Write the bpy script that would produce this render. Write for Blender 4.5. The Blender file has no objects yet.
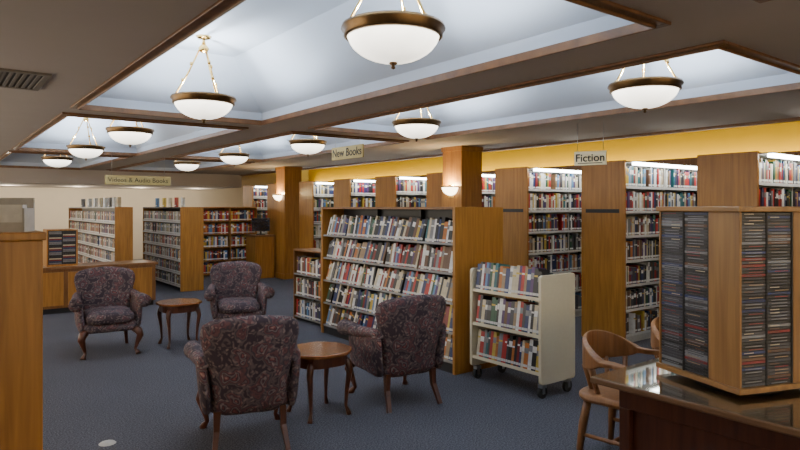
import bpy, math, random
from mathutils import Matrix, Vector
S=bpy.context.scene
COL=S.collection
rnd=random.Random(7)
PI=math.pi
# ---------------------------------------------------------------- materials
def nmat(name):
    m=bpy.data.materials.new(name); m.use_nodes=True
    nt=m.node_tree; b=nt.nodes['Principled BSDF']
    return m,nt,b
def flat(name,c,rough=.5,metal=0,var=.08,scale=30,emit=0,emitc=None,spec=.5):
    m,nt,b=nmat(name)
    tc=nt.nodes.new('ShaderNodeTexCoord'); n=nt.nodes.new('ShaderNodeTexNoise'); n.inputs['Scale'].default_value=scale
    r=nt.nodes.new('ShaderNodeValToRGB')
    r.color_ramp.elements[0].position=.3; r.color_ramp.elements[1].position=.7
    r.color_ramp.elements[0].color=(*[x*(1-var) for x in c],1); r.color_ramp.elements[1].color=(*[min(1,x*(1+var)) for x in c],1)
    nt.links.new(tc.outputs['Object'],n.inputs['Vector']); nt.links.new(n.outputs['Fac'],r.inputs['Fac']); nt.links.new(r.outputs['Color'],b.inputs['Base Color'])
    b.inputs['Roughness'].default_value=rough; b.inputs['Metallic'].default_value=metal
    b.inputs['Specular IOR Level'].default_value=spec
    if emit:
        b.inputs['Emission Color'].default_value=(*(emitc or c),1); b.inputs['Emission Strength'].default_value=emit
    return m
def wood(name,c1,c2,rough=.4,stretch=(14,14,.9),coat=0):
    m,nt,b=nmat(name)
    tc=nt.nodes.new('ShaderNodeTexCoord'); mp=nt.nodes.new('ShaderNodeMapping'); mp.inputs['Scale'].default_value=stretch
    n=nt.nodes.new('ShaderNodeTexNoise'); n.inputs['Scale'].default_value=2.2; n.inputs['Detail'].default_value=6; n.inputs['Distortion'].default_value=.6
    r=nt.nodes.new('ShaderNodeValToRGB'); r.color_ramp.elements[0].position=.32; r.color_ramp.elements[1].position=.68
    r.color_ramp.elements[0].color=(*c1,1); r.color_ramp.elements[1].color=(*c2,1)
    nt.links.new(tc.outputs['Object'],mp.inputs['Vector']); nt.links.new(mp.outputs['Vector'],n.inputs['Vector'])
    nt.links.new(n.outputs['Fac'],r.inputs['Fac']); nt.links.new(r.outputs['Color'],b.inputs['Base Color'])
    bp=nt.nodes.new('ShaderNodeBump'); bp.inputs['Strength'].default_value=.08; nt.links.new(n.outputs['Fac'],bp.inputs['Height']); nt.links.new(bp.outputs['Normal'],b.inputs['Normal'])
    b.inputs['Roughness'].default_value=rough; b.inputs['Coat Weight'].default_value=coat; b.inputs['Coat Roughness'].default_value=.05
    return m
OAK=wood('oak',(.28,.115,.016),(.43,.19,.030))
OAKD=wood('oak_dark',(.15,.06,.015),(.24,.10,.027))
OAKH=wood('oak_horizontal',(.22,.10,.022),(.33,.16,.04),stretch=(14,.9,14))
TRIM=wood('trim_wood',(.12,.053,.02),(.21,.095,.034),stretch=(4,4,4))
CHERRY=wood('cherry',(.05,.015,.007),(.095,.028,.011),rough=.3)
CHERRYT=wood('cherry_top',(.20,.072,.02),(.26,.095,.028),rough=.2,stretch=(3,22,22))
MAHOG=wood('mahogany',(.06,.018,.010),(.10,.032,.015),rough=.3)
TABLET=wood('table_top_wood',(.11,.055,.025),(.18,.095,.045),rough=.3,stretch=(14,1.2,14))
CHAIRW=wood('honey_wood',(.20,.085,.03),(.30,.135,.05),rough=.35)
SOFF=flat('soffit_paint',(.44,.38,.33),.9,var=.02,scale=3)
COFF=flat('coffer_paint',(.55,.61,.70),.9,var=.02,scale=2)
CREAM=flat('cream_wall',(.80,.71,.56),.9,var=.03,scale=2)
YEL=flat('yellow_wall',(.88,.58,.02),.9,var=.03,scale=2)
BROWNW=flat('brown_wall',(.16,.085,.035),.7,var=.1,scale=3)
BLACK=flat('black_metal',(.015,.015,.017),.45)
GREYM=flat('grey_metal',(.48,.46,.42),.45)
LEDGE=flat('label_rail',(.60,.59,.56),.4)
RAILD=flat('display_rail',(.20,.195,.19),.4)
CARTM=flat('cream_metal',(.62,.55,.38),.45,var=.02)
BRASS=flat('brass',(.75,.50,.17),.2,metal=1)
ABRASS=flat('antique_brass',(.15,.09,.04),.35,metal=1)
RUBBER=flat('rubber',(.02,.02,.02),.7)
PAGES=flat('paper',(.34,.31,.24),.8)
WHITE=flat('white_label',(.75,.75,.72),.6)
SPL=flat('spine_label',(.56,.55,.52),.6)
SILVER=flat('silver',(.5,.5,.5),.3,metal=1)
SCONG=flat('sconce_glass',(.85,.8,.7),.35,var=.01,emit=9,emitc=(1,.84,.58))
STRIP=flat('tube_light',(.9,.9,.9),.4,var=.01,emit=18,emitc=(.97,1,.97))
SCREEN=flat('screen',(.01,.012,.02),.15)
INK=flat('ink',(.01,.01,.01),.6)
SIGNY=flat('sign_olive_tan',(.46,.37,.15),.6,var=.03)
SIGNW=flat('sign_cream',(.88,.80,.52),.6,var=.03)
VENTD=flat('vent_dark',(.05,.045,.04),.6)
VENTS=flat('vent_slat',(.16,.14,.12),.6)
def bowlglass():
    m,nt,b=nmat('opal_glass')
    tc=nt.nodes.new('ShaderNodeTexCoord'); sp=nt.nodes.new('ShaderNodeSeparateXYZ'); mr=nt.nodes.new('ShaderNodeMapRange')
    mr.inputs[1].default_value=-.16; mr.inputs[2].default_value=-.01; mr.inputs[3].default_value=1.6; mr.inputs[4].default_value=6.0
    n=nt.nodes.new('ShaderNodeTexNoise'); n.inputs['Scale'].default_value=7; mm=nt.nodes.new('ShaderNodeMapRange'); mm.inputs[3].default_value=.75; mm.inputs[4].default_value=1.25
    mu=nt.nodes.new('ShaderNodeMath'); mu.operation='MULTIPLY'
    nt.links.new(tc.outputs['Object'],sp.inputs[0]); nt.links.new(sp.outputs['Z'],mr.inputs[0]); nt.links.new(tc.outputs['Object'],n.inputs['Vector']); nt.links.new(n.outputs['Fac'],mm.inputs[0])
    nt.links.new(mr.outputs[0],mu.inputs[0]); nt.links.new(mm.outputs[0],mu.inputs[1]); nt.links.new(mu.outputs[0],b.inputs['Emission Strength'])
    b.inputs['Emission Color'].default_value=(1,.93,.80,1); b.inputs['Base Color'].default_value=(.8,.78,.7,1); b.inputs['Roughness'].default_value=.35
    return m
GLASSW=bowlglass()
def carpet():
    m,nt,b=nmat('carpet')
    tc=nt.nodes.new('ShaderNodeTexCoord'); n=nt.nodes.new('ShaderNodeTexNoise'); n.inputs['Scale'].default_value=95; n.inputs['Detail'].default_value=4
    n2=nt.nodes.new('ShaderNodeTexNoise'); n2.inputs['Scale'].default_value=1.2
    r=nt.nodes.new('ShaderNodeValToRGB'); r.color_ramp.elements[0].position=.38; r.color_ramp.elements[1].position=.62
    r.color_ramp.elements[0].color=(.046,.046,.058,1); r.color_ramp.elements[1].color=(.148,.146,.168,1)
    mx=nt.nodes.new('ShaderNodeMixRGB'); mx.blend_type='MULTIPLY'; mx.inputs[0].default_value=.25
    for q in (n,n2): nt.links.new(tc.outputs['Object'],q.inputs['Vector'])
    nt.links.new(n.outputs['Fac'],r.inputs['Fac']); nt.links.new(r.outputs['Color'],mx.inputs[1]); nt.links.new(n2.outputs['Fac'],mx.inputs[2])
    nt.links.new(mx.outputs[0],b.inputs['Base Color'])
    bp=nt.nodes.new('ShaderNodeBump'); bp.inputs['Strength'].default_value=.25; nt.links.new(n.outputs['Fac'],bp.inputs['Height']); nt.links.new(bp.outputs['Normal'],b.inputs['Normal'])
    b.inputs['Roughness'].default_value=.95; b.inputs['Specular IOR Level'].default_value=.1
    return m
CARPET=carpet()
def floral():
    m,nt,b=nmat('floral_fabric')
    L=nt.links.new
    tc=nt.nodes.new('ShaderNodeTexCoord'); n=nt.nodes.new('ShaderNodeTexNoise'); n.inputs['Scale'].default_value=12; n.inputs['Detail'].default_value=2
    ad=nt.nodes.new('ShaderNodeVectorMath'); ad.operation='MULTIPLY_ADD'; ad.inputs[1].default_value=(.11,.11,.11)
    v=nt.nodes.new('ShaderNodeTexVoronoi'); v.inputs['Scale'].default_value=10
    v2=nt.nodes.new('ShaderNodeTexVoronoi'); v2.inputs['Scale'].default_value=30
    r=nt.nodes.new('ShaderNodeValToRGB'); cr=r.color_ramp
    cr.elements[0].position=0; cr.elements[0].color=(.34,.21,.17,1)
    cr.elements[1].position=1; cr.elements[1].color=(.055,.04,.05,1)
    for p,c in ((.12,(.22,.06,.06)),(.19,(.05,.03,.04)),(.28,(.24,.20,.19)),(.35,(.07,.035,.045)),(.44,(.19,.08,.08)),(.52,(.055,.05,.065)),(.60,(.17,.13,.12)),(.68,(.045,.034,.045))):
        e=cr.elements.new(p); e.color=(*c,1)
    r2=nt.nodes.new('ShaderNodeValToRGB'); r2.color_ramp.elements[0].position=.18; r2.color_ramp.elements[0].color=(.36,.26,.22,1); r2.color_ramp.elements[1].position=.42; r2.color_ramp.elements[1].color=(.05,.034,.042,1)
    mx=nt.nodes.new('ShaderNodeMixRGB'); mx.inputs[0].default_value=.36
    L(tc.outputs['Object'],n.inputs['Vector']); L(n.outputs['Color'],ad.inputs[0]); L(tc.outputs['Object'],ad.inputs[2])
    L(ad.outputs[0],v.inputs['Vector']); L(ad.outputs[0],v2.inputs['Vector']); L(v.outputs['Distance'],r.inputs['Fac']); L(v2.outputs['Distance'],r2.inputs['Fac'])
    L(r.outputs['Color'],mx.inputs[1]); L(r2.outputs['Color'],mx.inputs[2])
    L(mx.outputs[0],b.inputs['Base Color']); b.inputs['Roughness'].default_value=.85; b.inputs['Specular IOR Level'].default_value=.2
    return m
FLORAL=floral()
def glass():
    m,nt,b=nmat('clear_glass')
    out=[x for x in nt.nodes if x.type=='OUTPUT_MATERIAL'][0]
    tr=nt.nodes.new('ShaderNodeBsdfTransparent'); tr.inputs[0].default_value=(.95,.98,.96,1)
    gl=nt.nodes.new('ShaderNodeBsdfGlossy'); gl.inputs['Roughness'].default_value=.03
    lw=nt.nodes.new('ShaderNodeLayerWeight'); lw.inputs['Blend'].default_value=.5
    pw=nt.nodes.new('ShaderNodeMath'); pw.operation='POWER'; pw.inputs[1].default_value=2.4
    ml=nt.nodes.new('ShaderNodeMath'); ml.operation='MULTIPLY_ADD'; ml.inputs[1].default_value=.8; ml.inputs[2].default_value=.05
    mx=nt.nodes.new('ShaderNodeMixShader'); L=nt.links.new
    L(lw.outputs['Facing'],pw.inputs[0]); L(pw.outputs[0],ml.inputs[0]); L(ml.outputs[0],mx.inputs[0]); L(tr.outputs[0],mx.inputs[1]); L(gl.outputs[0],mx.inputs[2]); L(mx.outputs[0],out.inputs['Surface'])
    return m
GLASS=glass()
PAL=[('black',(.015,.015,.018)),('navy blue',(.02,.035,.12)),('dark red',(.20,.016,.016)),('bright red',(.42,.022,.018)),('cream',(.54,.46,.31)),('white',(.70,.69,.66)),
 ('teal',(.02,.12,.14)),('dark green',(.02,.08,.04)),('orange',(.45,.14,.025)),('grey',(.20,.20,.21)),('brown',(.13,.06,.03)),('sky blue',(.10,.22,.42)),
 ('yellow',(.52,.36,.05)),('purple',(.08,.03,.12)),('tan',(.30,.20,.11)),('charcoal',(.05,.05,.06))]
PMAT=[flat('cover_'+n.replace(' ','_'),c,.4,var=.15,scale=18) for n,c in PAL]
# ---------------------------------------------------------------- mesh builder
class MB:
    def __init__(s): s.v=[];s.f=[];s.m=[];s.sm=[]
    def quad(s,ps,mi=0,sm=False):
        b=len(s.v); s.v+= [tuple(p) for p in ps]; s.f.append(tuple(range(b,b+len(ps)))); s.m.append(mi); s.sm.append(sm)
    def box(s,x0,y0,z0,x1,y1,z1,mi=0,M=None):
        b=len(s.v); P=[(x0,y0,z0),(x1,y0,z0),(x1,y1,z0),(x0,y1,z0),(x0,y0,z1),(x1,y0,z1),(x1,y1,z1),(x0,y1,z1)]
        if M: P=[tuple(M@Vector(p)) for p in P]
        s.v+=P
        for q in ((0,3,2,1),(4,5,6,7),(0,1,5,4),(1,2,6,5),(2,3,7,6),(3,0,4,7)):
            s.f.append(tuple(b+i for i in q)); s.m.append(mi); s.sm.append(False)
        return s
    def tube(s,pts,rad,seg=10,mi=0,sm=True,sx=1,cap=True,rot=0):
        pts=[Vector(p) for p in pts]
        if not hasattr(rad,'__len__'): rad=[rad]*len(pts)
        b0=len(s.v); prevn=None
        for i,p in enumerate(pts):
            t=(pts[min(i+1,len(pts)-1)]-pts[max(i-1,0)]).normalized()
            if prevn is None:
                a=Vector((1,0,0)) if abs(t.x)<.9 else Vector((0,1,0))
            else: a=prevn
            n=(a-t*a.dot(t)).normalized(); prevn=n; c=t.cross(n)
            for k in range(seg):
                an=2*PI*k/seg+rot; s.v.append(tuple(p+n*math.cos(an)*rad[i]*sx+c*math.sin(an)*rad[i]))
        for i in range(len(pts)-1):
            for k in range(seg):
                a=b0+i*seg+k; b=b0+i*seg+(k+1)%seg
                s.f.append((a,b,b+seg,a+seg)); s.m.append(mi); s.sm.append(sm)
        if cap:
            s.f.append(tuple(b0+k for k in reversed(range(seg)))); s.m.append(mi); s.sm.append(False)
            e=b0+(len(pts)-1)*seg
            s.f.append(tuple(e+k for k in range(seg))); s.m.append(mi); s.sm.append(False)
        return s
    def lathe(s,prof,seg=24,c=(0,0,0),mi=0,a0=0,a1=2*PI,sm=True):
        full=abs(a1-a0-2*PI)<1e-6; n=seg if full else seg+1; b0=len(s.v)
        for r,z in prof:
            for k in range(n):
                a=a0+(a1-a0)*k/seg; s.v.append((c[0]+r*math.cos(a),c[1]+r*math.sin(a),c[2]+z))
        for i in range(len(prof)-1):
            for k in range(seg):
                a=b0+i*n+k; b=b0+i*n+(k+1)%n
                s.f.append((a,b,b+n,a+n)); s.m.append(mi); s.sm.append(sm)
        return s
    def pillow(s,out,T,fn,mi=0,edge=.25,crown=0):
        n=len(out); cx=sum(p[0] for p in out)/n; cy=sum(p[1] for p in out)/n
        ss=[0,.012,.04,.09,.16,.25,.5,.8]
        for sg in (1,-1):
            b0=len(s.v)
            for q in ss:
                e=min(q/edge,1); t=sg*(T/2*math.sqrt(max(0,1-(1-e)**2))+crown*q)
                for p in out: s.v.append(tuple(fn(cx+(p[0]-cx)*(1-q),cy+(p[1]-cy)*(1-q),t)))
            for i in range(len(ss)-1):
                for k in range(n):
                    a=b0+i*n+k;b=b0+i*n+(k+1)%n
                    q=(a,b,b+n,a+n); s.f.append(q if sg>0 else q[::-1]); s.m.append(mi); s.sm.append(True)
            e=b0+(len(ss)-1)*n; q=tuple(e+k for k in range(n)); s.f.append(q if sg>0 else q[::-1]); s.m.append(mi); s.sm.append(True)
        return s
    def prism(s,out,z0,z1,mi=0,fn=None):
        fn=fn or (lambda a,b,c:(a,b,c)); n=len(out); b=len(s.v)
        for z in (z0,z1):
            for p in out: s.v.append(tuple(fn(p[0],p[1],z)))
        s.f.append(tuple(b+i for i in reversed(range(n)))); s.f.append(tuple(b+n+i for i in range(n)))
        s.m+=[mi,mi]; s.sm+=[False,False]
        for i in range(n):
            j=(i+1)%n; s.f.append((b+i,b+j,b+n+j,b+n+i)); s.m.append(mi); s.sm.append(False)
        return s
    def mesh(s,name,mats):
        me=bpy.data.meshes.new(name); me.from_pydata(s.v,[],s.f)
        for m in (mats if isinstance(mats,(list,tuple)) else [mats]): me.materials.append(m)
        me.polygons.foreach_set('material_index',s.m); me.polygons.foreach_set('use_smooth',s.sm); me.update()
        return me
    def build(s,name,mats,parent=None,bevel=0,loc=None):
        o=bpy.data.objects.new(name,s.mesh(name,mats)); COL.objects.link(o)
        if parent: o.parent=parent
        if loc: o.location=loc
        if bevel:
            m=o.modifiers.new('b','BEVEL'); m.width=bevel; m.segments=2; m.limit_method='ANGLE'
        return o
def rrect(w,h,r,n=5,cx=0,cy=0):
    o=[]
    for qx,qy,a in ((1,1,0),(-1,1,90),(-1,-1,180),(1,-1,270)):
        for k in range(n+1):
            t=math.radians(a+90*k/n); o.append((cx+qx*(w/2-r)+r*math.cos(t),cy+qy*(h/2-r)+r*math.sin(t)))
    return o
def tag(o,label,cat,group=None,kind=None):
    o['label']=label; o['category']=cat
    if group: o['group']=group
    if kind: o['kind']=kind
    return o
def thing(name,label,cat,loc=(0,0,0),rz=0,group=None):
    o=bpy.data.objects.new(name,None); COL.objects.link(o); o.empty_display_size=.1
    o.location=loc; o.rotation_euler=(0,0,rz); return tag(o,label,cat,group)
def dup(r0,loc,rz,label):
    r=r0.copy(); COL.objects.link(r); r.location=loc; r.rotation_euler=(0,0,rz); r['label']=label
    for ch in list(r0.children):
        c=ch.copy(); COL.objects.link(c); c.parent=r
        for g in list(ch.children):
            d=g.copy(); COL.objects.link(d); d.parent=c
    return r
def struct(name,mb,mats,bevel=0):
    o=mb.build(name,mats,bevel=bevel); o['kind']='structure'; return o
def text(body,size,mat,parent,loc,rot,name='lettering',ext=.001,off=0):
    cu=bpy.data.curves.new(name,'FONT'); cu.body=body; cu.size=size; cu.align_x='CENTER'; cu.align_y='CENTER'; cu.extrude=ext; cu.offset=off
    t=bpy.data.objects.new('tmp',cu); COL.objects.link(t)
    dg=bpy.context.evaluated_depsgraph_get(); me=bpy.data.meshes.new_from_object(t.evaluated_get(dg)); bpy.data.objects.remove(t)
    me.materials.clear(); me.materials.append(mat)
    o=bpy.data.objects.new(name,me); COL.objects.link(o); o.parent=parent; o.location=loc; o.rotation_euler=rot
    return o
ONES=['','first','second','third','fourth','fifth','sixth','seventh','eighth','ninth','tenth','eleventh','twelfth','thirteenth','fourteenth','fifteenth','sixteenth','seventeenth','eighteenth','nineteenth']
TENS={2:('twenty','twentieth'),3:('thirty','thirtieth'),4:('forty','fortieth'),5:('fifty','fiftieth'),6:('sixty','sixtieth'),7:('seventy','seventieth')}
def ordn(n):
    if n<20: return ONES[n]
    t,u=divmod(n,10); return TENS[t][1] if u==0 else TENS[t][0]+'-'+ONES[u]
# ---------------------------------------------------------------- camera
H=1.6; YAW=math.radians(37.2)
cd=bpy.data.cameras.new('camera'); cam=bpy.data.objects.new('camera',cd); COL.objects.link(cam)
cam.location=(0,0,H); cam.rotation_euler=(PI/2,0,-YAW); cd.sensor_width=36; cd.lens=36*620/800; cd.shift_y=-18/800; cd.clip_start=.05
S.camera=cam
# ---------------------------------------------------------------- room shell
ZS=2.5; XW0,XW1,YW0,YW1=-2.5,11.0,-4.0,20.0
struct('floor',MB().box(XW0,YW0,-.1,XW1,YW1,0),CARPET)
struct('wall_left',MB().box(XW0-.1,YW0,0,XW0,YW1,3.4),CREAM)
struct('wall_back',MB().box(XW0,YW1,0,XW1,YW1+.1,3.4),CREAM)
struct('wall_front',MB().box(XW0,YW0-.1,0,XW1,YW0,3.4),CREAM)
w=MB(); w.box(XW1,YW0,0,XW1+.1,YW1,2.4,1); w.box(XW1,YW0,2.4,XW1+.1,YW1,3.4,0); struct('wall_right',w,[YEL,BROWNW])
struct('trim_20',MB().box(10.72,YW0,2.30,11,YW1,2.34).box(10.72,YW0,2.34,10.75,YW1,2.47),OAKD)
XS=[-2.5,1.05,2.82,3.45,5.12,7.0]; YS=[-4,-3.35,1.15,1.65,6.15,6.65,11.15,11.65,16.15,16.6]
c=MB(); tn=1
for i in range(len(XS)-1):
    for j in range(len(YS)-1):
        x0,x1,y0,y1=XS[i],XS[i+1],YS[j],YS[j+1]
        if i in(1,3) and j in(1,3,5,7):
            zl=ZS+.10; zt=3.02; q=.52
            c.box(x0-.02,y0-.02,ZS,x0,y1+.02,zl,1); c.box(x1,y0-.02,ZS,x1+.02,y1+.02,zl,1); c.box(x0,y0-.02,ZS,x1,y0,zl,1); c.box(x0,y1,ZS,x1,y1+.02,zl,1)
            a=[(x0,y0,zl),(x1,y0,zl),(x1,y1,zl),(x0,y1,zl)]; b=[(x0+q,y0+q,zt),(x1-q,y0+q,zt),(x1-q,y1-q,zt),(x0+q,y1-q,zt)]
            for k in range(4):
                l=(k+1)%4; c.quad([a[l],a[k],b[k],b[l]],1)
            c.quad(b[::-1],1)
            t=MB(); w=.05
            for (a0,b0,a1,b1) in ((x0-w,y0-w,x0,y1+w),(x1,y0-w,x1+w,y1+w),(x0,y0-w,x1,y0),(x0,y1,x1,y1+w)):
                t.box(a0,b0,ZS-.018,a1,b1,ZS)
            for (a0,b0,a1,b1) in ((x0,y0,x0+.012,y1),(x1-.012,y0,x1,y1),(x0,y0,x1,y0+.012),(x0,y1-.012,x1,y1)):
                t.box(a0,b0,ZS-.032,a1,b1,ZS+.02)
            struct('trim_%d'%tn,t,TRIM,.004); tn+=1
        else:
            c.quad([(x0,y0,ZS),(x0,y1,ZS),(x1,y1,ZS),(x1,y0,ZS)],0)
c.quad([(-2.5,16.6,2.15),(7,16.6,2.15),(7,16.6,2.5),(-2.5,16.6,2.5)],0)
c.quad([(-2.5,16.6,2.15),(-2.5,20,2.15),(7,20,2.15),(7,16.6,2.15)],0)
c.quad([(7,-4,2.5),(7,16.6,2.5),(7,16.6,3.4),(7,-4,3.4)],0)
c.quad([(7,16.6,2.15),(7,20,2.15),(7,20,3.4),(7,16.6,3.4)],0)
c.quad([(-2.5,-4,3.4),(-2.5,20,3.4),(11,20,3.4),(11,-4,3.4)],0)
struct('ceiling',c,[SOFF,COFF])
struct('trim_21',MB().box(6.94,-4,2.47,7.02,16.6,2.5),TRIM)
def column(x,y,s=.42):
    m=MB(); m.box(x,y,0,x+s,y+s,ZS)
    m.box(x-.015,y-.015,0,x+s+.015,y+s+.015,.12); m.box(x-.015,y-.015,ZS-.07,x+s+.015,y+s+.015,ZS)
    struct('column',m,OAK,.004)
column(6.2,6.68); column(6.25,12.45)
# ---------------------------------------------------------------- lights
def light(kind,loc,e,colr,size=.04,rot=None,name='lamp_light'):
    l=bpy.data.lights.new(name,kind); l.energy=e; l.color=colr
    o=bpy.data.objects.new(name,l); COL.objects.link(o); o.location=loc
    if kind=='POINT': l.shadow_soft_size=size
    if rot: o.rotation_euler=rot
    return o,l
def fill_window(n,x0,y0,x1,y1,e,colr):  # added area light to fill the room, behind an invented window frame out of view
    z0,z1=.9,2.3; m=MB(); k=.05
    if abs(y1-y0)<1e-6:
        for i in range(5):
            xx=x0+(x1-x0)*i/4; m.box(xx-.03,y0,z0,xx+.03,y0+k,z1)
        m.box(x0,y0,z0-.06,x1,y0+k,z0); m.box(x0,y0,z1,x1,y0+k,z1+.06)
        o,l=light('AREA',((x0+x1)/2,y0+.08,(z0+z1)/2),e,colr,rot=(PI/2,0,PI) ,name='area_fill'); l.size=abs(x1-x0)
    else:
        for i in range(7):
            yy=y0+(y1-y0)*i/6; m.box(x0,yy-.03,z0,x0+k,yy+.03,z1)
        m.box(x0,y0,z0-.06,x0+k,y1,z0); m.box(x0,y0,z1,x0+k,y1,z1+.06)
        o,l=light('AREA',(x0+.08,(y0+y1)/2,(z0+z1)/2),e,colr,rot=(PI/2,0,PI/2+PI) ,name='area_fill'); l.size=abs(y1-y0)
    l.shape='RECTANGLE'; l.size_y=z1-z0
    struct('fill_window_%d'%n,m,OAKD)
fill_window(1,-1.5,-4,6.5,-4,185,(1,.90,.74))
fill_window(2,-2.5,3.5,-2.5,16,275,(1,.89,.72))
def pendant(loc,label):
    t=thing('pendant_lamp',label,'lamp',loc,0,'glass bowl pendant lamps')
    R=.235
    prof=[(.001,-.15)]+[(R*math.sin(a),-.15*math.cos(a)) for a in [PI/2*k/9 for k in range(1,10)]]
    MB().lathe(prof+[(R-.012,0)]+[((R-.012)*math.sin(a),-.138*math.cos(a)) for a in [PI/2*k/6 for k in range(5,0,-1)]],32).build('glass_bowl',GLASSW,t)
    MB().lathe([(R-.01,.030),(R+.024,.034),(R+.030,.016),(R+.012,0),(R+.016,-.020),(R,-.028),(R-.006,-.01),(R-.01,.030)],32).build('rim',ABRASS,t)
    for k in range(3):
        a=2*PI*k/3+.6; x,y=math.cos(a),math.sin(a)
        m=MB(); m.tube([(x*(R+.005),y*(R+.005),.02),(x*.12,y*.12,.24),(x*.03,y*.03,.44)],.0075,6)
        for q in (.0,.33,.66): 
            px=R*(1-q)+.03*q; m.lathe([(0,.02),(.013,.01),(.013,-.01),(0,-.02)],8,(x*px,y*px,.03+.42*q))
        m.build('rod',BRASS,t)
    zt=3.02-loc[2]
    MB().lathe([(0,.40),(.03,.41),(.045,.44),(.02,.47),(.012,.5),(.012,zt-.025),(.05,zt-.02),(.065,zt),(0,zt)],16).build('canopy',BRASS,t)
    MB().lathe([(0,-.185),(.012,-.178),(.008,-.165),(.022,-.155),(.02,-.146),(0,-.14)],12).build('finial',ABRASS,t)
    return t
ptxt={(0,1):'glass bowl pendant at top centre, nearest and largest of the lamps',
(0,2):'glass bowl pendant hanging in the left coffer, above the front armchairs',
(0,3):'pendant bowl lamp farther left, third lamp along the left coffer row',
(0,4):'small pendant bowl lamp at left, fourth along the left coffer row',
(0,5):'tiny pendant bowl lamp, farthest left of the left coffer row',
(1,1):'brass rimmed pendant bowl at right, beside the Fiction sign',
(1,2):'pendant bowl lamp above the black new books shelving unit',
(1,3):'pendant bowl lamp just left of the New Books sign',
(1,4):'small pendant bowl lamp above the armchair back row, right coffer row',
(1,5):'tiny pendant bowl lamp, right row, next to the Videos sign',
(0,0):'glass bowl pendant overhead beside the viewer, left coffer row',(1,0):'glass bowl pendant over the wooden desk, right coffer row'}
PP={(0,0):(1.85,.05),(0,1):(1.87,2.52),(0,2):(1.82,5.1),(0,3):(1.87,7.68),(0,4):(1.87,10.25),(0,5):(1.87,12.85),
    (1,0):(4.2,.05),(1,1):(4.22,2.56),(1,2):(4.13,5.15),(1,3):(4.17,7.6),(1,4):(4.17,10.2),(1,5):(4.17,12.65)}
for k,(x,y) in PP.items():
    pendant((x,y,2.48),ptxt[k])
    light('POINT',(x,y,2.48-.02),88,(.84,.92,1),.04)
for x in (0,1.6,3.2,4.8,6.4): light('POINT',(x,18.6,2.0),30,(1,.88,.7),0,name='back_wall_fill')  # added point lights without fixtures, to brighten the far wall
def sconce(loc,label):
    t=thing('wall_sconce',label,'sconce',loc,-PI/2,'column sconces')
    MB().lathe([(.002,-.13)]+[(.145*math.sin(a),-.13*math.cos(a)) for a in [PI/2*k/7 for k in range(1,8)]],20,a0=PI,a1=2*PI).build('glass_shade',SCONG,t)
    MB().lathe([(.14,.012),(.155,.012),(.155,-.008),(.14,-.008),(.14,.012)],20,a0=PI,a1=2*PI).build('rim',BRASS,t)
    MB().box(-.06,-.012,-.16,.06,0,.03).build('back_plate',BRASS,t,.003)
    light('POINT',tuple(Vector(loc)+Vector((-.08,0,.02))),26,(1,.78,.40),.03)
sconce((6.2,6.9,1.9),'glowing half bowl sconce on the near wooden column above black shelving')
sconce((6.25,12.7,1.87),'glowing half bowl sconce on the far wooden column')
o,l=light('AREA',(10.87,8,2.38),125,(1,.78,.14),name='cove_light',rot=(PI,0,0)); l.shape='RECTANGLE'; l.size=.15; l.size_y=23
# ---------------------------------------------------------------- books
CACHE={}
def book_mesh(t,h,d,ci,style):
    k=(round(t,4),round(h,4),d,ci,style)
    if k in CACHE: return CACHE[k]
    m=MB(); m_add_book(m,t,h,d,ci,style,None,0,1,2,3)
    acc=ACC[style%5]
    me=m.mesh('book',[PMAT[ci],PAGES,SPL,PMAT[acc]]); CACHE[k]=me; return me
ACC=[5,12,0,9,5]
def m_add_book(m,t,h,d,ci,style,M,mc,mp,ml,ma):
    tr=(lambda p:tuple(M@Vector(p))) if M else (lambda p:p)
    def q(ps,mi): m.quad([tr(p) for p in ps],mi)
    q([(0,0,0),(d,0,0),(d,0,h),(0,0,h)],mc); q([(0,t,0),(0,t,h),(d,t,h),(d,t,0)],mc)
    q([(0,0,h),(d,0,h),(d,t,h),(0,t,h)],mp); q([(0,0,0),(0,t,0),(d,t,0),(d,0,0)],mp); q([(d,0,0),(d,t,0),(d,t,h),(d,0,h)],mp)
    if style%3==0: bands=[(0,.016,mc),(.016,.038,ml),(.038,h*.6,mc),(h*.6,h*.8,ma),(h*.8,h,mc)]
    elif style%3==1: bands=[(0,.016,mc),(.016,.038,ml),(.038,h*.7,mc),(h*.7,h*.76,ma),(h*.76,h,mc)]
    else: bands=[(0,.016,mc),(.016,.038,ml),(.038,h,mc)]
    for a,b,mi in bands: q([(0,0,a),(0,0,b),(0,t,b),(0,t,a)],mi)
BC=[0]
def newbook(name,t,h,d,ci,style,loc,rot,parent=None):
    o=bpy.data.objects.new(name,book_mesh(t,h,d,ci,style)); COL.objects.link(o); o.location=loc; o.rotation_euler=rot; BC[0]+=1; return o
TH=[.022,.027,.032,.038,.046]; HH=[.20,.215,.225,.235,.245]
def pick(): return rnd.choice(TH),rnd.choice(HH),rnd.choice([.15,.165]),rnd.choice([0,0,0,0,1,1,1,2,2,3,3,4,4,4,5,5,5,5,6,7,8,9,10,11,12,13,14,15,15]),rnd.randrange(5)
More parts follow.
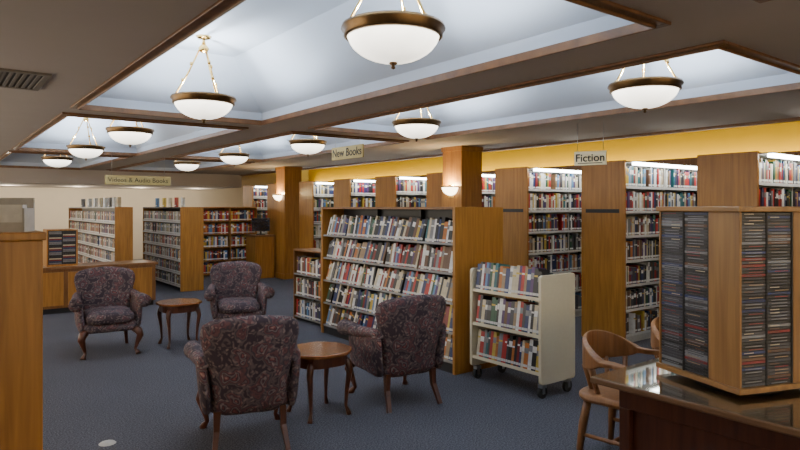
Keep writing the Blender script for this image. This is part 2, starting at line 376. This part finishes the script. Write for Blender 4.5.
# ---------------------------------------------------------------- black new-books unit
ux,uy=3.98,4.38
t=thing('shelving_unit','low black shelving unit with oak ends, filled with slanting new books','shelving',(ux,uy,0))
L=2.53
MB().box(0,-.0,0,.66,.035,1.60).build('end_panel',OAK,t,.004)
MB().box(0,L-.035,0,.66,L,1.60).build('end_panel',OAK,t,.004)
MB().box(.0,.035,1.575,.66,L-.035,1.6).build('top_panel',OAKD,t,.003)
MB().box(.32,.035,.0,.345,L-.035,1.575).build('back_panel',BLACK,t)
MB().box(.02,.035,0,.64,L-.035,.09).build('plinth',BLACK,t)
for k in (1,2):
    yy=.035+(L-.07)*k/3; MB().box(.27,yy-.012,.09,.32,yy+.012,1.575).build('upright',BLACK,t)
SL=math.radians(11); shelfz=[1.245,.96,.675,.39,.112]
names5=['top','second','third','fourth','bottom']
for si,z in enumerate(shelfz):
    m=MB(); M=Matrix.Translation((.02,0,z))@Matrix.Rotation(SL,4,'Y')
    m.box(0,.036,-.012,.27,L-.036,0,0,M); m.box(-.004,.036,-.016,0,L-.036,.007,1,M)
    m.build('shelf',[BLACK,RAILD],t)
    MB().box(.35,.036,z-.03,.64,L-.036,z-.015).build('shelf',BLACK,t)
    row=[]; y=.045; run=0; th=0
    while True:
        if run<=0:
            run=rnd.randint(6,14); nt=rnd.choice([0,math.radians(7),math.radians(10)])
            if nt>th+1e-6: y+= .25*math.sin(nt)
            th=nt
        tt,h,d,ci,stl=pick(); tt=max(tt,.026)*1.04; h=h+.015
        if y+tt/math.cos(th)>L-.05: break
        row.append((y,tt,h,d,ci,stl,th)); y+=tt/math.cos(th)+.0015+(.004 if th==0 and rnd.random()<.2 else 0); run-=1
    n=len(row)
    for i,(y,tt,h,d,ci,stl,th) in enumerate(row):
        P=Matrix.Translation((ux+.02,uy,z))@Matrix.Rotation(SL,4,'Y')@Matrix.Translation((.006,y,.001))
        o=newbook('book',tt,h,d,ci,stl,P.translation,(th,SL,0))
        tag(o,'%s hardcover, %s from left, %s shelf of the black shelving unit'%(PAL[ci][0],ordn(n-i),names5[si]),'book','new books on the %s shelf of the black unit'%names5[si])
# ---------------------------------------------------------------- book cart
cx,cy,cL,cW=4.02,3.37,.85,.45
t=thing('book_cart','cream metal book cart loaded with three shelves of books','cart',(cx,cy,0))
for y0 in(0,cL-.03):
    m=MB(); out=rrect(cW,.91,.03,4,cW/2,.575); m.prism(out,y0,y0+.03,0,lambda a,b,c_:(a,c_,b)); m.build('end_panel',CARTM,t,.004)
czs=[.84,.53,.22]
CT=math.radians(8)
for z in czs:
    M=Matrix.Translation((.015,0,z))@Matrix.Rotation(CT,4,'Y')
    MB().box(0,.03,-.014,.38,cL-.03,0,0,M).box(-.005,.03,-.024,0,cL-.03,.004,0,M).box(.37,.03,0,.38,cL-.03,.10,0,M).build('shelf',CARTM,t)
for a in(.06,cW-.06):
    for b in(.04,cL-.04):
        w=MB().tube([(a,b-.014,.05),(a,b+.014,.05)],.05,16).build('caster',RUBBER,t)
        MB().box(a-.03,b-.022,.09,a+.03,b+.022,.12).box(a-.014,b-.022,.04,a+.014,b-.017,.1).box(a-.014,b+.017,.04,a+.014,b+.022,.1).build('caster_fork',SILVER,w)
for si,z in enumerate(czs):
    row=[];y=.035
    while True:
        tt,h,d,ci,stl=pick(); h=min(h+.02,.255)
        if y+tt>cL-.035: break
        row.append((y,tt,h,ci,stl)); y+=tt+.002
    for i,(y,tt,h,ci,stl) in enumerate(row):
        P=Matrix.Translation((cx+.015,cy,z))@Matrix.Rotation(CT,4,'Y')@Matrix.Translation((.006,y,.001))
        o=newbook('book',tt,h,.15,ci,stl,P.translation,(0,CT,0))
        tag(o,'%s book, %s from left on the %s shelf of the cream cart'%(PAL[ci][0],ordn(len(row)-i),['top','middle','bottom'][si]),'book','books on the %s shelf of the cart'%['top','middle','bottom'][si])
# ---------------------------------------------------------------- low unit behind
t=thing('low_bookcase','low dark bookcase of media cases beyond the black shelving unit','bookcase',(4.15,7.2,0))
MB().box(0,0,0,.35,.025,1.0).build('end_panel',OAKD,t,.003); MB().box(0,.765,0,.35,.79,1.0).build('end_panel',OAKD,t,.003)
MB().box(0,.025,.98,.35,.765,1.0).build('top_panel',OAKD,t); MB().box(.33,.025,0,.35,.765,.98).build('back_panel',BLACK,t)
for z in (.06,.36,.66): MB().box(0,.025,z-.02,.33,.765,z).build('shelf',RAILD,t)
# ---------------------------------------------------------------- tall stacks
stuff=MB()
NP=len(PMAT); IP,IL=NP,NP+1
def stuffbook(M,tt,h,d,ci,stl): m_add_book(stuff,tt,h,d,ci,stl,M,ci,IP,IL,ACC[stl%5])
SY=[2.70,4.15,5.62,7.15,8.60,10.05,11.50,13.10,14.55]
SLAB={0:'tall oak ended bookstack at the right edge, behind the disc tower',1:'tall oak ended bookstack behind the Fiction sign',2:'tall oak ended bookstack right of the black shelving and book cart',
3:'tall bookstack directly behind the near wooden column',4:'far tall bookstack just left of the near wooden column',5:'far tall bookstack under the right end of the New Books sign',6:'far tall bookstack under the left end of the New Books sign',
7:'far tall bookstack behind the far wooden column',8:'farthest tall bookstack, left of the far wooden column'}
sz=[.10,.39,.68,.97,1.26,1.55,1.84]; SX=6.42; SLn=3.75
for k,y in enumerate(SY):
    t=thing('book_stack',SLAB[k],'bookcase',(SX,y,0),0,'tall fiction bookstacks')
    MB().box(0,0,0,.03,.6,2.145).build('end_panel',OAK,t,.004)
    MB().box(SLn-.03,0,0,SLn,.6,2.145).build('end_panel',OAK,t)
    MB().box(.03,.02,2.115,SLn-.03,.58,2.14).box(.03,-.13,2.118,SLn-.03,.02,2.13).build('canopy',GREYM,t)
    MB().box(.03,.29,.0,SLn-.03,.31,2.115).build('back_panel',GREYM,t)
    MB().box(.03,.03,0,SLn-.03,.57,.08).build('plinth',GREYM,t)
    MB().box(.04,-.13,2.082,SLn-.05,-.07,2.118).build('light_strip',STRIP,t)
    for b in range(1,4): MB().box(.03+b*.92-.012,.05,.08,.03+b*.92+.012,.29,2.115).build('upright',GREYM,t)
    for z in sz:
        MB().box(.03,.03,z-.02,SLn-.03,.29,z,0).box(.03,.026,z-.024,SLn-.03,.03,z+.006,1).build('shelf',[GREYM,LEDGE],t)
    if k in(1,2):
        MB().box(-.008,.07,1.53,0,.53,1.575).build('label_holder',BLACK,t)
    for li,z in enumerate(sz):
        x=.05; n=0; xmax={0:1.9,1:2.6,2:2.3}.get(k,2.0)
        while x<xmax:
            tt,h,d,ci,stl=pick()
            if int((x+tt-.03+.014)/.92)!=int((x-.03)/.92): x=.03+(int((x-.03)/.92)+1)*.92+.015; continue
            if rnd.random()<.025: x+=rnd.uniform(.03,.12)
            if int((x+tt-.03+.014)/.92)!=int((x-.03)/.92): continue
            ind=(k==1 and li==6 and x<.9 and BC[0]<298)
            n+=1
            wx=SX+x+tt; wy=y+.036+rnd.uniform(0,.010)
            if ind:
                o=newbook('book',tt,h,d,ci,stl,(wx,wy,z),(0,0,PI/2))
                tag(o,'%s book, %s from left on the top shelf behind the Fiction sign'%(PAL[ci][0],ordn(n)),'book','fiction books on the top shelf behind the Fiction sign')
            else:
                stuffbook(Matrix.Translation((wx,wy,z))@Matrix.Rotation(PI/2,4,'Z'),tt,h,d,ci,stl)
            x+=tt+.001
# ---------------------------------------------------------------- AV units (face -X)
def avunit(x,y,L,W,Ht,label,nsh,mat,endm=OAK):
    t=thing('shelving_unit',label,'shelving',(x,y,0))
    MB().box(0,0,0,W,.03,Ht).build('end_panel',endm,t,.003); MB().box(0,L-.03,0,W,L,Ht).build('end_panel',endm,t)
    MB().box(0,.03,Ht-.025,W,L-.03,Ht).build('top_panel',mat,t); MB().box(W-.02,.03,0,W,L-.03,Ht-.025).build('back_panel',mat,t)
    for i in range(nsh):
        z=.1+i*(Ht-.14)/nsh
        MB().box(.01,.03,z-.02,W-.02,L-.03,z,0).box(0,.03,z-.024,.01,L-.03,z+.01,1).build('shelf',[mat,LEDGE],t)
        yy=.04
        while yy<L-.1:
            tt,h,d,ci,stl=pick(); tt*=.9; h=min(h*.9,(Ht-.14)/nsh-.045)
            if rnd.random()<.02: yy+=.06
            else: stuffbook(Matrix.Translation((x+.012,y+yy,z)),tt,h,.14,ci,stl); yy+=tt+.001
    return t
avunit(3.77,11.8,2.6,.44,1.6,'black shelving of videos with an oak end, at left centre',6,BLACK)
avunit(2.62,11.8,4.6,.30,1.6,'oak shelving of audio books behind the low oak counter',6,GREYM)
for z in (.06,.36,.66):
    yy=.04
    while yy<.71:
        tt,h,d,ci,stl=pick(); stuffbook(Matrix.Translation((4.17,7.2+yy,z)),tt,min(h,.24),.14,ci,stl); yy+=tt+.001
BX,BY,Lw=4.93,13.9,1.32
t=thing('bookcase','far low bookcase of colourful books facing the armchairs','bookcase',(BX,BY,0))
for xx in (0,Lw/2-.012,Lw-.025): MB().box(xx,0,0,xx+.025,.35,1.6).build('side_panel',OAK,t)
MB().box(.025,0,1.575,Lw-.025,.35,1.6).build('top_panel',OAK,t); MB().box(.025,.33,0,Lw-.025,.35,1.575).build('back_panel',OAKD,t)
for z in (.08,.38,.68,.98,1.28):
    for a,b in ((.025,Lw/2-.012),(Lw/2+.013,Lw-.025)):
        MB().box(a,.01,z-.02,b,.33,z).build('shelf',OAK,t)
        xx=a+.005
        while xx<b-.05:
            tt,h,d,ci,stl=pick(); ci=rnd.choice([3,3,11,1,12,5,8,2,ci]); stuffbook(Matrix.Translation((BX+xx+tt,BY+.015,z))@Matrix.Rotation(PI/2,4,'Z'),tt,h,d,ci,stl); xx+=tt+.001
so=stuff.build('shelved_books',PMAT+[PAGES,WHITE]); tag(so,'rows of smaller books and media cases filling the farther shelves','books',kind='stuff')
# ---------------------------------------------------------------- counter and far furniture
t=thing('low_counter','long low oak counter in front of the audio book shelving','counter',(1.0,10.5,0))
MB().box(0,0,.08,1.95,.55,.66).build('body',OAKD,t,.004); MB().box(-.02,-.03,.66,1.98,.57,.70).build('counter_top',OAKD,t,.006); MB().box(.03,.03,0,1.92,.52,.08).build('plinth',BLACK,t)
for i in range(3): MB().box(.03+i*.64,-.012,.12,.61+i*.64,0,.62).build('door',OAK,t,.003)
t=thing('disc_rack','small black and oak disc rack standing on the low counter','rack',(1.40,10.6,.70))
MB().box(0,0,0,.42,.38,.03).build('base',OAK,t); MB().box(0,0,.03,.02,.38,.54).build('side_panel',OAK,t); MB().box(.40,0,.03,.42,.38,.54).build('side_panel',OAK,t); MB().box(0,0,.54,.42,.38,.56).build('top_panel',OAK,t)
m=MB(); m.box(.02,.02,.03,.40,.36,.54,0)
for i in range(22):
    for j in range(2): m.box(.035+j*.185,.005,.04+i*.0225,.20+j*.185,.02,.056+i*.0225,[1,0,3,2,1,0,4][(i*3+j)%7])
m.build('discs',[BLACK,PMAT[9],PMAT[1],PMAT[4],PMAT[2]],t)
for i,(yy,ci) in enumerate(((11.95,4),(12.25,5),(12.6,9),(13.0,5),(13.4,4),(13.9,5),(14.5,5),(15.2,9))):
    o=newbook('display_book',.03,.18,.13,ci,2,(2.70,yy,1.6),(0,0,.9))
    tag(o,'%s display book on top of the audio book shelving, %s from near end'%(PAL[ci][0],ordn(i+1)),'display book','display books on the audio shelving')
for i,(yy,ci) in enumerate(((12.1,5),(12.5,3),(12.9,4),(13.3,12),(13.8,11))):
    o=newbook('display_book',.03,.19,.14,ci,2,(3.9,yy,1.6),(0,0,.9))
    tag(o,'%s display book on top of the black video shelving, %s from near end'%(PAL[ci][0],ordn(i+1)),'display book','display books on the video shelving')
t=thing('computer_desk','small oak computer desk beside the far wooden column','desk',(5.76,12.9,0))
MB().box(0,0,0,.03,.5,.93).build('side_panel',OAK,t); MB().box(.43,0,0,.46,.5,.93).build('side_panel',OAK,t); MB().box(.03,.02,.0,.43,.05,.93).build('front_panel',OAK,t); MB().box(-.02,-.02,.93,.47,.5,.97).build('desk_top',OAKD,t,.004)
t=thing('monitor','dark computer monitor on the small oak desk','monitor',(5.99,13.12,.97),-.5)
MB().box(-.1,-.08,0,.1,.08,.015).build('base',BLACK,t); MB().box(-.02,0,.015,.02,.03,.12).build('stand',BLACK,t); MB().box(-.2,-.02,.08,.2,.015,.38).build('housing',BLACK,t,.004); MB().box(-.185,-.023,.095,.185,-.0205,.365).build('screen',SCREEN,t)
# ---------------------------------------------------------------- signs
def sign(body,x,y,z,w,h,rz,size,bm,label,off=.002):
    t=thing('hanging_sign',label,'sign',(x,y,z),rz)
    MB().box(-w/2,-.01,0,w/2,.01,h).build('board',bm,t,.003)
    text(body,size,INK,t,(0,-.0125,h*.5),(PI/2,0,0),off=off)
    for s in (-1,1): MB().tube([(s*w*.4,0,h),(s*w*.4,0,ZS-z)],.003,6).build('hanging_wire',SILVER,t)
    return t
sign('New Books',4.40,6.95,2.235,.76,.17,-PI/2,.15,SIGNY,'tan hanging sign reading New Books above the black shelving',.0015)
sf=sign('Fiction',5.60,4.03,2.045,.34,.15,-PI/2+.35,.115,SIGNW,'cream hanging sign reading Fiction before the tall stacks',.0015)
MB().box(-.13,-.0135,.018,.13,-.0105,.026).build('underline',INK,sf)
sign('Videos & Audio Books',2.89,11.3,1.98,1.08,.16,0,.108,SIGNY,'long tan hanging sign reading Videos & Audio Books',0)
t=thing('ceiling_vent','dark slotted air vent in the soffit at upper left','vent',(.50,5.1,ZS))
m=MB()
for a in ((-.16,-.34,-.12,.34),(.12,-.34,.16,.34),(-.12,-.34,.12,-.30),(-.12,.30,.12,.34)): m.box(a[0],a[1],-.015,a[2],a[3],0)
m.build('frame',VENTS,t)
for i in range(6): MB().box(-.115+i*.04,-.30,-.012,-.095+i*.04,.30,-.002).build('slat',VENTS,t)
MB().box(-.12,-.30,-.003,.12,.30,-.001).build('backing',VENTD,t)
t=thing('floor_outlet','small round metal floor outlet cover on the carpet','outlet',(.96,4.54,0))
MB().lathe([(0,.008),(.045,.008),(.055,0)],20).build('cover',GREYM,t); MB().box(-.02,-.008,.008,.02,.008,.011).build('lid',SILVER,t)
# ---------------------------------------------------------------- armchairs (front = -y)
def catmull(p,n=4):
    o=[];k=len(p)
    for i in range(k):
        a,b,c_,d=[Vector(p[(i+j)%k]) for j in(-1,0,1,2)]
        for s in range(n):
            u=s/n; o.append(tuple(.5*((2*b)+(c_-a)*u+(2*a-5*b+4*c_-d)*u*u+(3*b-a-3*c_+d)*u**3)))
    return o
def armchair(label,loc,rz):
    t=thing('armchair',label,'armchair',loc,rz,'floral upholstered armchairs')
    K=.92
    MB().pillow(rrect(.55,.58,.09),.10,lambda a,b,c_:(a,b-.03,.31+c_),edge=.12).build('seat_frame',FLORAL,t)
    MB().pillow(rrect(.48,.58,.10),.13,lambda a,b,c_:(a,b-.07,.405+c_),edge=.3,crown=.02).build('seat_cushion',FLORAL,t)
    out=catmull([(-.24,0),(0,-.01),(.24,0),(.265,.18),(.325,.42),(.345,.53),(.285,.615),(0,.65),(-.285,.615),(-.345,.53),(-.325,.42),(-.265,.18)],3)
    MB().pillow(out,.11,lambda a,b,c_:(a*K,.245+b*.20-.75*a*a-c_,.26+b),edge=.22,crown=.015).build('backrest',FLORAL,t)
    for s in(-1,1):
        m=MB(); o2=catmull([(-.26,0),(.0,-.01),(.26,0),(.29,.17),(.27,.34),(.0,.33),(-.24,.31),(-.28,.15)],3)
        m.pillow(o2,.07,lambda a,b,c_:(s*(.272+c_+b*.10),a,.27+b),edge=.3)
        m.tube([(s*.338,-.318,.572),(s*.338,-.306,.572),(s*.332,-.2,.583),(s*.318,0,.585),(s*.30,.2,.60),(s*.285,.28,.61)],[.03,.068,.060,.046,.042,.036],14)
        m.build('armrest',FLORAL,t)
        MB().tube([(s*.23,-.26,.28),(s*.272,-.31,.255),(s*.287,-.325,.21),(s*.260,-.295,.12),(s*.245,-.278,.055),(s*.262,-.300,.025),(s*.270,-.312,.0)],[.038,.043,.037,.023,.015,.023,.03],10).build('leg',CHERRY,t)
        MB().tube([(s*.21,.24,.28),(s*.215,.25,.15),(s*.235,.325,.0)],[.032,.026,.021],4,sm=False,rot=PI/4).build('leg',CHERRY,t)
    return t
ac=armchair('dark floral armchair at far left facing the viewer, left of its side table',(1.58,7.45,0),math.radians(-6))
dup(ac,(3.01,7.25,0),math.radians(-18),'dark floral armchair facing the viewer, right of the back side table')
dup(ac,(1.75,4.07,0),math.radians(163),'nearest dark floral armchair, seen from behind, left of front side table')
dup(ac,(3.12,4.17,0),math.radians(172),'dark floral armchair seen from behind beside the black shelving')
def sidetable(label,loc,rz):
    t=thing('side_table',label,'table',loc,rz,'cherry side tables')
    def shp(w,q):
        h=w/2; return catmull([(-h+q,-h),(0,-h*1.06),(h-q,-h),(h,-h+q),(h*1.06,0),(h,h-q),(h-q,h),(0,h*1.06),(-h+q,h),(-h,h-q),(-h*1.06,0),(-h,-h+q)],3)
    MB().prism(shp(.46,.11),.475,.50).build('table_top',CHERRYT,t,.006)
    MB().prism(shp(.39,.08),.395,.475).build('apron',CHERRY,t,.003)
    for a in(-1,1):
        for b in(-1,1):
            MB().tube([(a*.14,b*.14,.44),(a*.165,b*.165,.40),(a*.175,b*.175,.35),(a*.158,b*.158,.2),(a*.152,b*.152,.07),(a*.167,b*.167,.02),(a*.172,b*.172,0)],[.026,.028,.025,.017,.012,.018,.02],8).build('leg',CHERRY,t)
    return t
st=sidetable('small cherry side table between the two front armchairs',(2.41,4.22,0),0)
dup(st,(2.32,7.32,0),0,'small cherry side table between the two back armchairs')
# ---------------------------------------------------------------- desk at right
t=thing('reading_table','dark wooden table with a glass covered top at lower right','table',(2.65,0,0))
MB().box(0,-.6,.715,1.9,1.91,.745).build('table_top',TABLET,t,.006)
MB().box(.01,-.59,.7455,1.89,1.90,.752).build('glass_sheet',GLASS,t)
MB().box(.10,-.5,.60,1.80,1.81,.715).build('apron',MAHOG,t,.004)
MB().box(.13,-.47,.06,1.77,1.78,.60).build('body',MAHOG,t,.004)
MB().box(.10,-.5,0,1.80,1.81,.06).build('plinth',MAHOG,t,.006)
for a in(.10,1.74):
    for b in(-.5,1.75): MB().box(a,b,.06,a+.06,b+.06,.60).build('corner_post',MAHOG,t,.006)
# disc tower
RZ=-math.radians(19.1); tz=.7525
t=thing('disc_tower','oak revolving disc tower standing on the glass topped table','disc tower',(2.84,1.27,tz),RZ)
Q=.5; HT=.85
MB().lathe([(0,0),(.20,0),(.20,.02),(0,.02)],28,(Q/2,Q/2,0)).build('turntable',BLACK,t)
MB().box(-.012,-.012,.02,Q+.012,Q+.012,.045).build('base',OAKH,t,.004)
MB().box(-.012,-.012,HT-.025,Q+.012,Q+.012,HT).build('top_panel',OAKH,t,.004)
z0,z1=.045,HT-.025
OAKT=wood('oak_tower',(.21,.092,.020),(.32,.15,.036))
MB().box(0,0,z0,.014,.175,z1).build('face_panel',OAKT,t,.002)
MB().box(.315,0,z0,Q,.014,z1).build('face_panel',OAKT,t,.002)
MB().box(Q-.014,.014,z0,Q,Q,z1).build('face_panel',OAKT,t,.002)
MB().box(0.15,Q-.014,z0,Q-.014,Q,z1).build('face_panel',OAKT,t,.002)
MB().box(.138,.178,z0,.146,Q-.014,z1).build('rack_back',BLACK,t)
MB().box(.018,.138,z0,.312,.146,z1).build('rack_back',BLACK,t)
MB().box(0,.490,z0,.138,.5,z1).build('side_panel',OAKT,t,.001)
for a in(.175,.333): MB().box(.002,a,z0,.138,a+.008,z1).build('divider',BLACK,t,.001)
for a in(.157,.307): MB().box(a,.002,z0,a+.008,.138,z1).build('divider',BLACK,t,.001)
N=54; pt=(z1-z0-.004)/N
tw=Matrix.Translation((2.84,1.27,tz))@Matrix.Rotation(RZ,4,'Z')
rk=MB()
CDC=[0,0,0,0,0,0,15,15,15,15,15,9,1,10,0,15,0,2]
CDA=[9,9,9,9,0,15,15,14,4,10,9,2]
cdm={}
def cdmesh(ci,side,w,ac_):
    k=(ci,side,round(w,3),ac_)
    if k not in cdm:
        m=MB(); a,b=[(.15,.85),(.1,.5),(.3,.9)][ac_%3]
        if side==0: m.box(0,0,0,.125,w,.0118,0); m.box(-.0006,w*a,.0040,.0,w*b,.0075,1)
        else: m.box(0,0,0,w,.125,.0118,0); m.box(w*a,-.0006,.0040,w*b,0,.0075,1)
        cdm[k]=m.mesh('disc_case',[PMAT[ci],PMAT[ac_]])
    return cdm[k]
for side,a,w,nm in ((0,.343,.146,'left column of left face'),(0,.185,.146,'right column of left face'),(1,.016,.140,'left column of right face'),(1,.167,.138,'right column of right face')):
    for i in range(N):
        zz=z0+.002+i*pt
        if side==0: rk.box(.014,a,zz,.135,a+w,zz+.0012)
        else: rk.box(a,.014,zz,a+w,.135,zz+.0012)
        ci=rnd.choice(CDC); o=bpy.data.objects.new('disc_case',cdmesh(ci,side,w-.004,rnd.choice(CDA))); COL.objects.link(o)
        off=.004+rnd.uniform(0,.0015)
        lp=Vector((off,a+.002,zz+.0013)) if side==0 else Vector((a+.002,off,zz+.0013))
        o.location=tw@lp; o.rotation_euler=(0,0,RZ)
        tag(o,'%s disc case, %s from top, %s of oak tower'%(PAL[ci][0],ordn(N-i) ,nm),'disc case','disc cases in the '+nm)
rk.build('slot_rack',BLACK,t)
# ---------------------------------------------------------------- captain's chairs
def capchair(label,loc,rz):
    t=thing('wooden_armchair',label,'chair',loc,rz,'bent wood armchairs at the table')
    MB().pillow(rrect(.52,.49,.13),.05,lambda a,b,c_:(a,b,.425+c_),edge=.08).build('seat',CHAIRW,t)
    for a in(-1,1):
        for b in(-1,1):
            MB().tube([(a*.18,b*.17,.41),(a*.20,b*.195,.25),(a*.22,b*.22,0)],[.024,.027,.017],10).build('leg',CHAIRW,t)
        MB().tube([(a*.20,-.20,.18),(a*.20,.20,.18)],.013,8).build('stretcher',CHAIRW,t)
        MB().tube([(a*.225,-.16,.43),(a*.235,-.165,.56),(a*.247,-.155,.655)],[.018,.023,.017],8).build('arm_post',CHAIRW,t)
    MB().tube([(-.20,0,.18),(.20,0,.18)],.013,8).build('stretcher',CHAIRW,t)
    m=MB(); n=28; sec=[]; RX,RY=.262,.21
    for i in range(n+1):
        u=-1+2*i/n; an=u*math.radians(125)
        x=RX*math.sin(an); y=.04+RY*math.cos(an)
        if abs(u)>.85: x=math.copysign(RX*math.sin(math.radians(125*.85))+ (abs(u)-.85)*.3,u); y=.04+RY*math.cos(math.radians(125*.85))-(abs(u)-.85)*.85
        bk=max(0,math.cos(an)); zt=.675+.12*bk**1.0; zb=zt-.032-.17*bk**.8; w=.034-.022*bk
        nx,ny=math.sin(an),math.cos(an)
        sec.append([(x+nx*w,y+ny*w*.8,zt-.006),(x+nx*w*.9,y+ny*w*.75,zb),(x-nx*w*.9,y-ny*w*.75,zb),(x-nx*w,y-ny*w*.8,zt)])
    for s_ in sec: m.v+=s_
    for i in range(n):
        for k in range(4):
            a=i*4+k;b=i*4+(k+1)%4; m.f.append((a,b,b+4,a+4)); m.m.append(0); m.sm.append(False)
    m.f.append((3,2,1,0)); m.f.append(tuple(n*4+k for k in range(4))); m.m+=[0,0]; m.sm+=[False]*2
    m.build('back_rail',CHAIRW,t,.006)
    for i in range(5):
        an=math.radians(-66+33*i); bk=max(0,math.cos(an)); zt=.675+.12*bk-.032-.17*bk**.8
        px,py,qx,qy=.20*math.sin(an),.03+.175*math.cos(an),RX*math.sin(an),.04+RY*math.cos(an)
        MB().tube([(px,py,.435),((px+qx)/2,(py+qy)/2,.218+zt/2),(qx,qy,zt+.01)],[.018,.016,.018],8).build('spindle',CHAIRW,t)
    return t
cc=capchair('honey wood armchair at the end of the dark table, in front',(3.48,2.23,0),math.radians(8))
dup(cc,(4.30,2.24,0),math.radians(-5),'honey wood armchair mostly hidden behind the disc tower')
# ---------------------------------------------------------------- left foreground cabinet
t=thing('oak_cabinet','tall plain oak cabinet end at the left edge, closest to viewer','cabinet',(-.55,2.98,0))
MB().box(0,0,0,.93,.5,1.46).build('body',OAK,t,.004); MB().box(-.01,-.012,1.46,.942,.51,1.495).build('cabinet_top',OAK,t,.006)
t=thing('leaflet_holder','grey leaflet holder with white papers on the oak cabinet','holder',(.22,3.15,1.495),-.5)
MB().box(-.14,-.05,0,.14,.05,.012).box(-.14,.04,.012,.14,.05,.145).box(-.14,-.05,.012,-.132,.04,.10).box(.132,-.05,.012,.14,.04,.10).box(-.14,-.05,.012,.14,-.044,.04).box(-.004,-.044,.012,.004,.04,.10).build('tray',GREYM,t)
MB().box(-.125,-.035,.012,-.008,.0,.125).build('papers',WHITE,t)
MB().box(.012,-.03,.012,.125,.01,.115).build('papers',WHITE,t)
w=bpy.data.worlds.new('world'); S.world=w; w.use_nodes=True; w.node_tree.nodes['Background'].inputs[0].default_value=(.02,.02,.022,1)
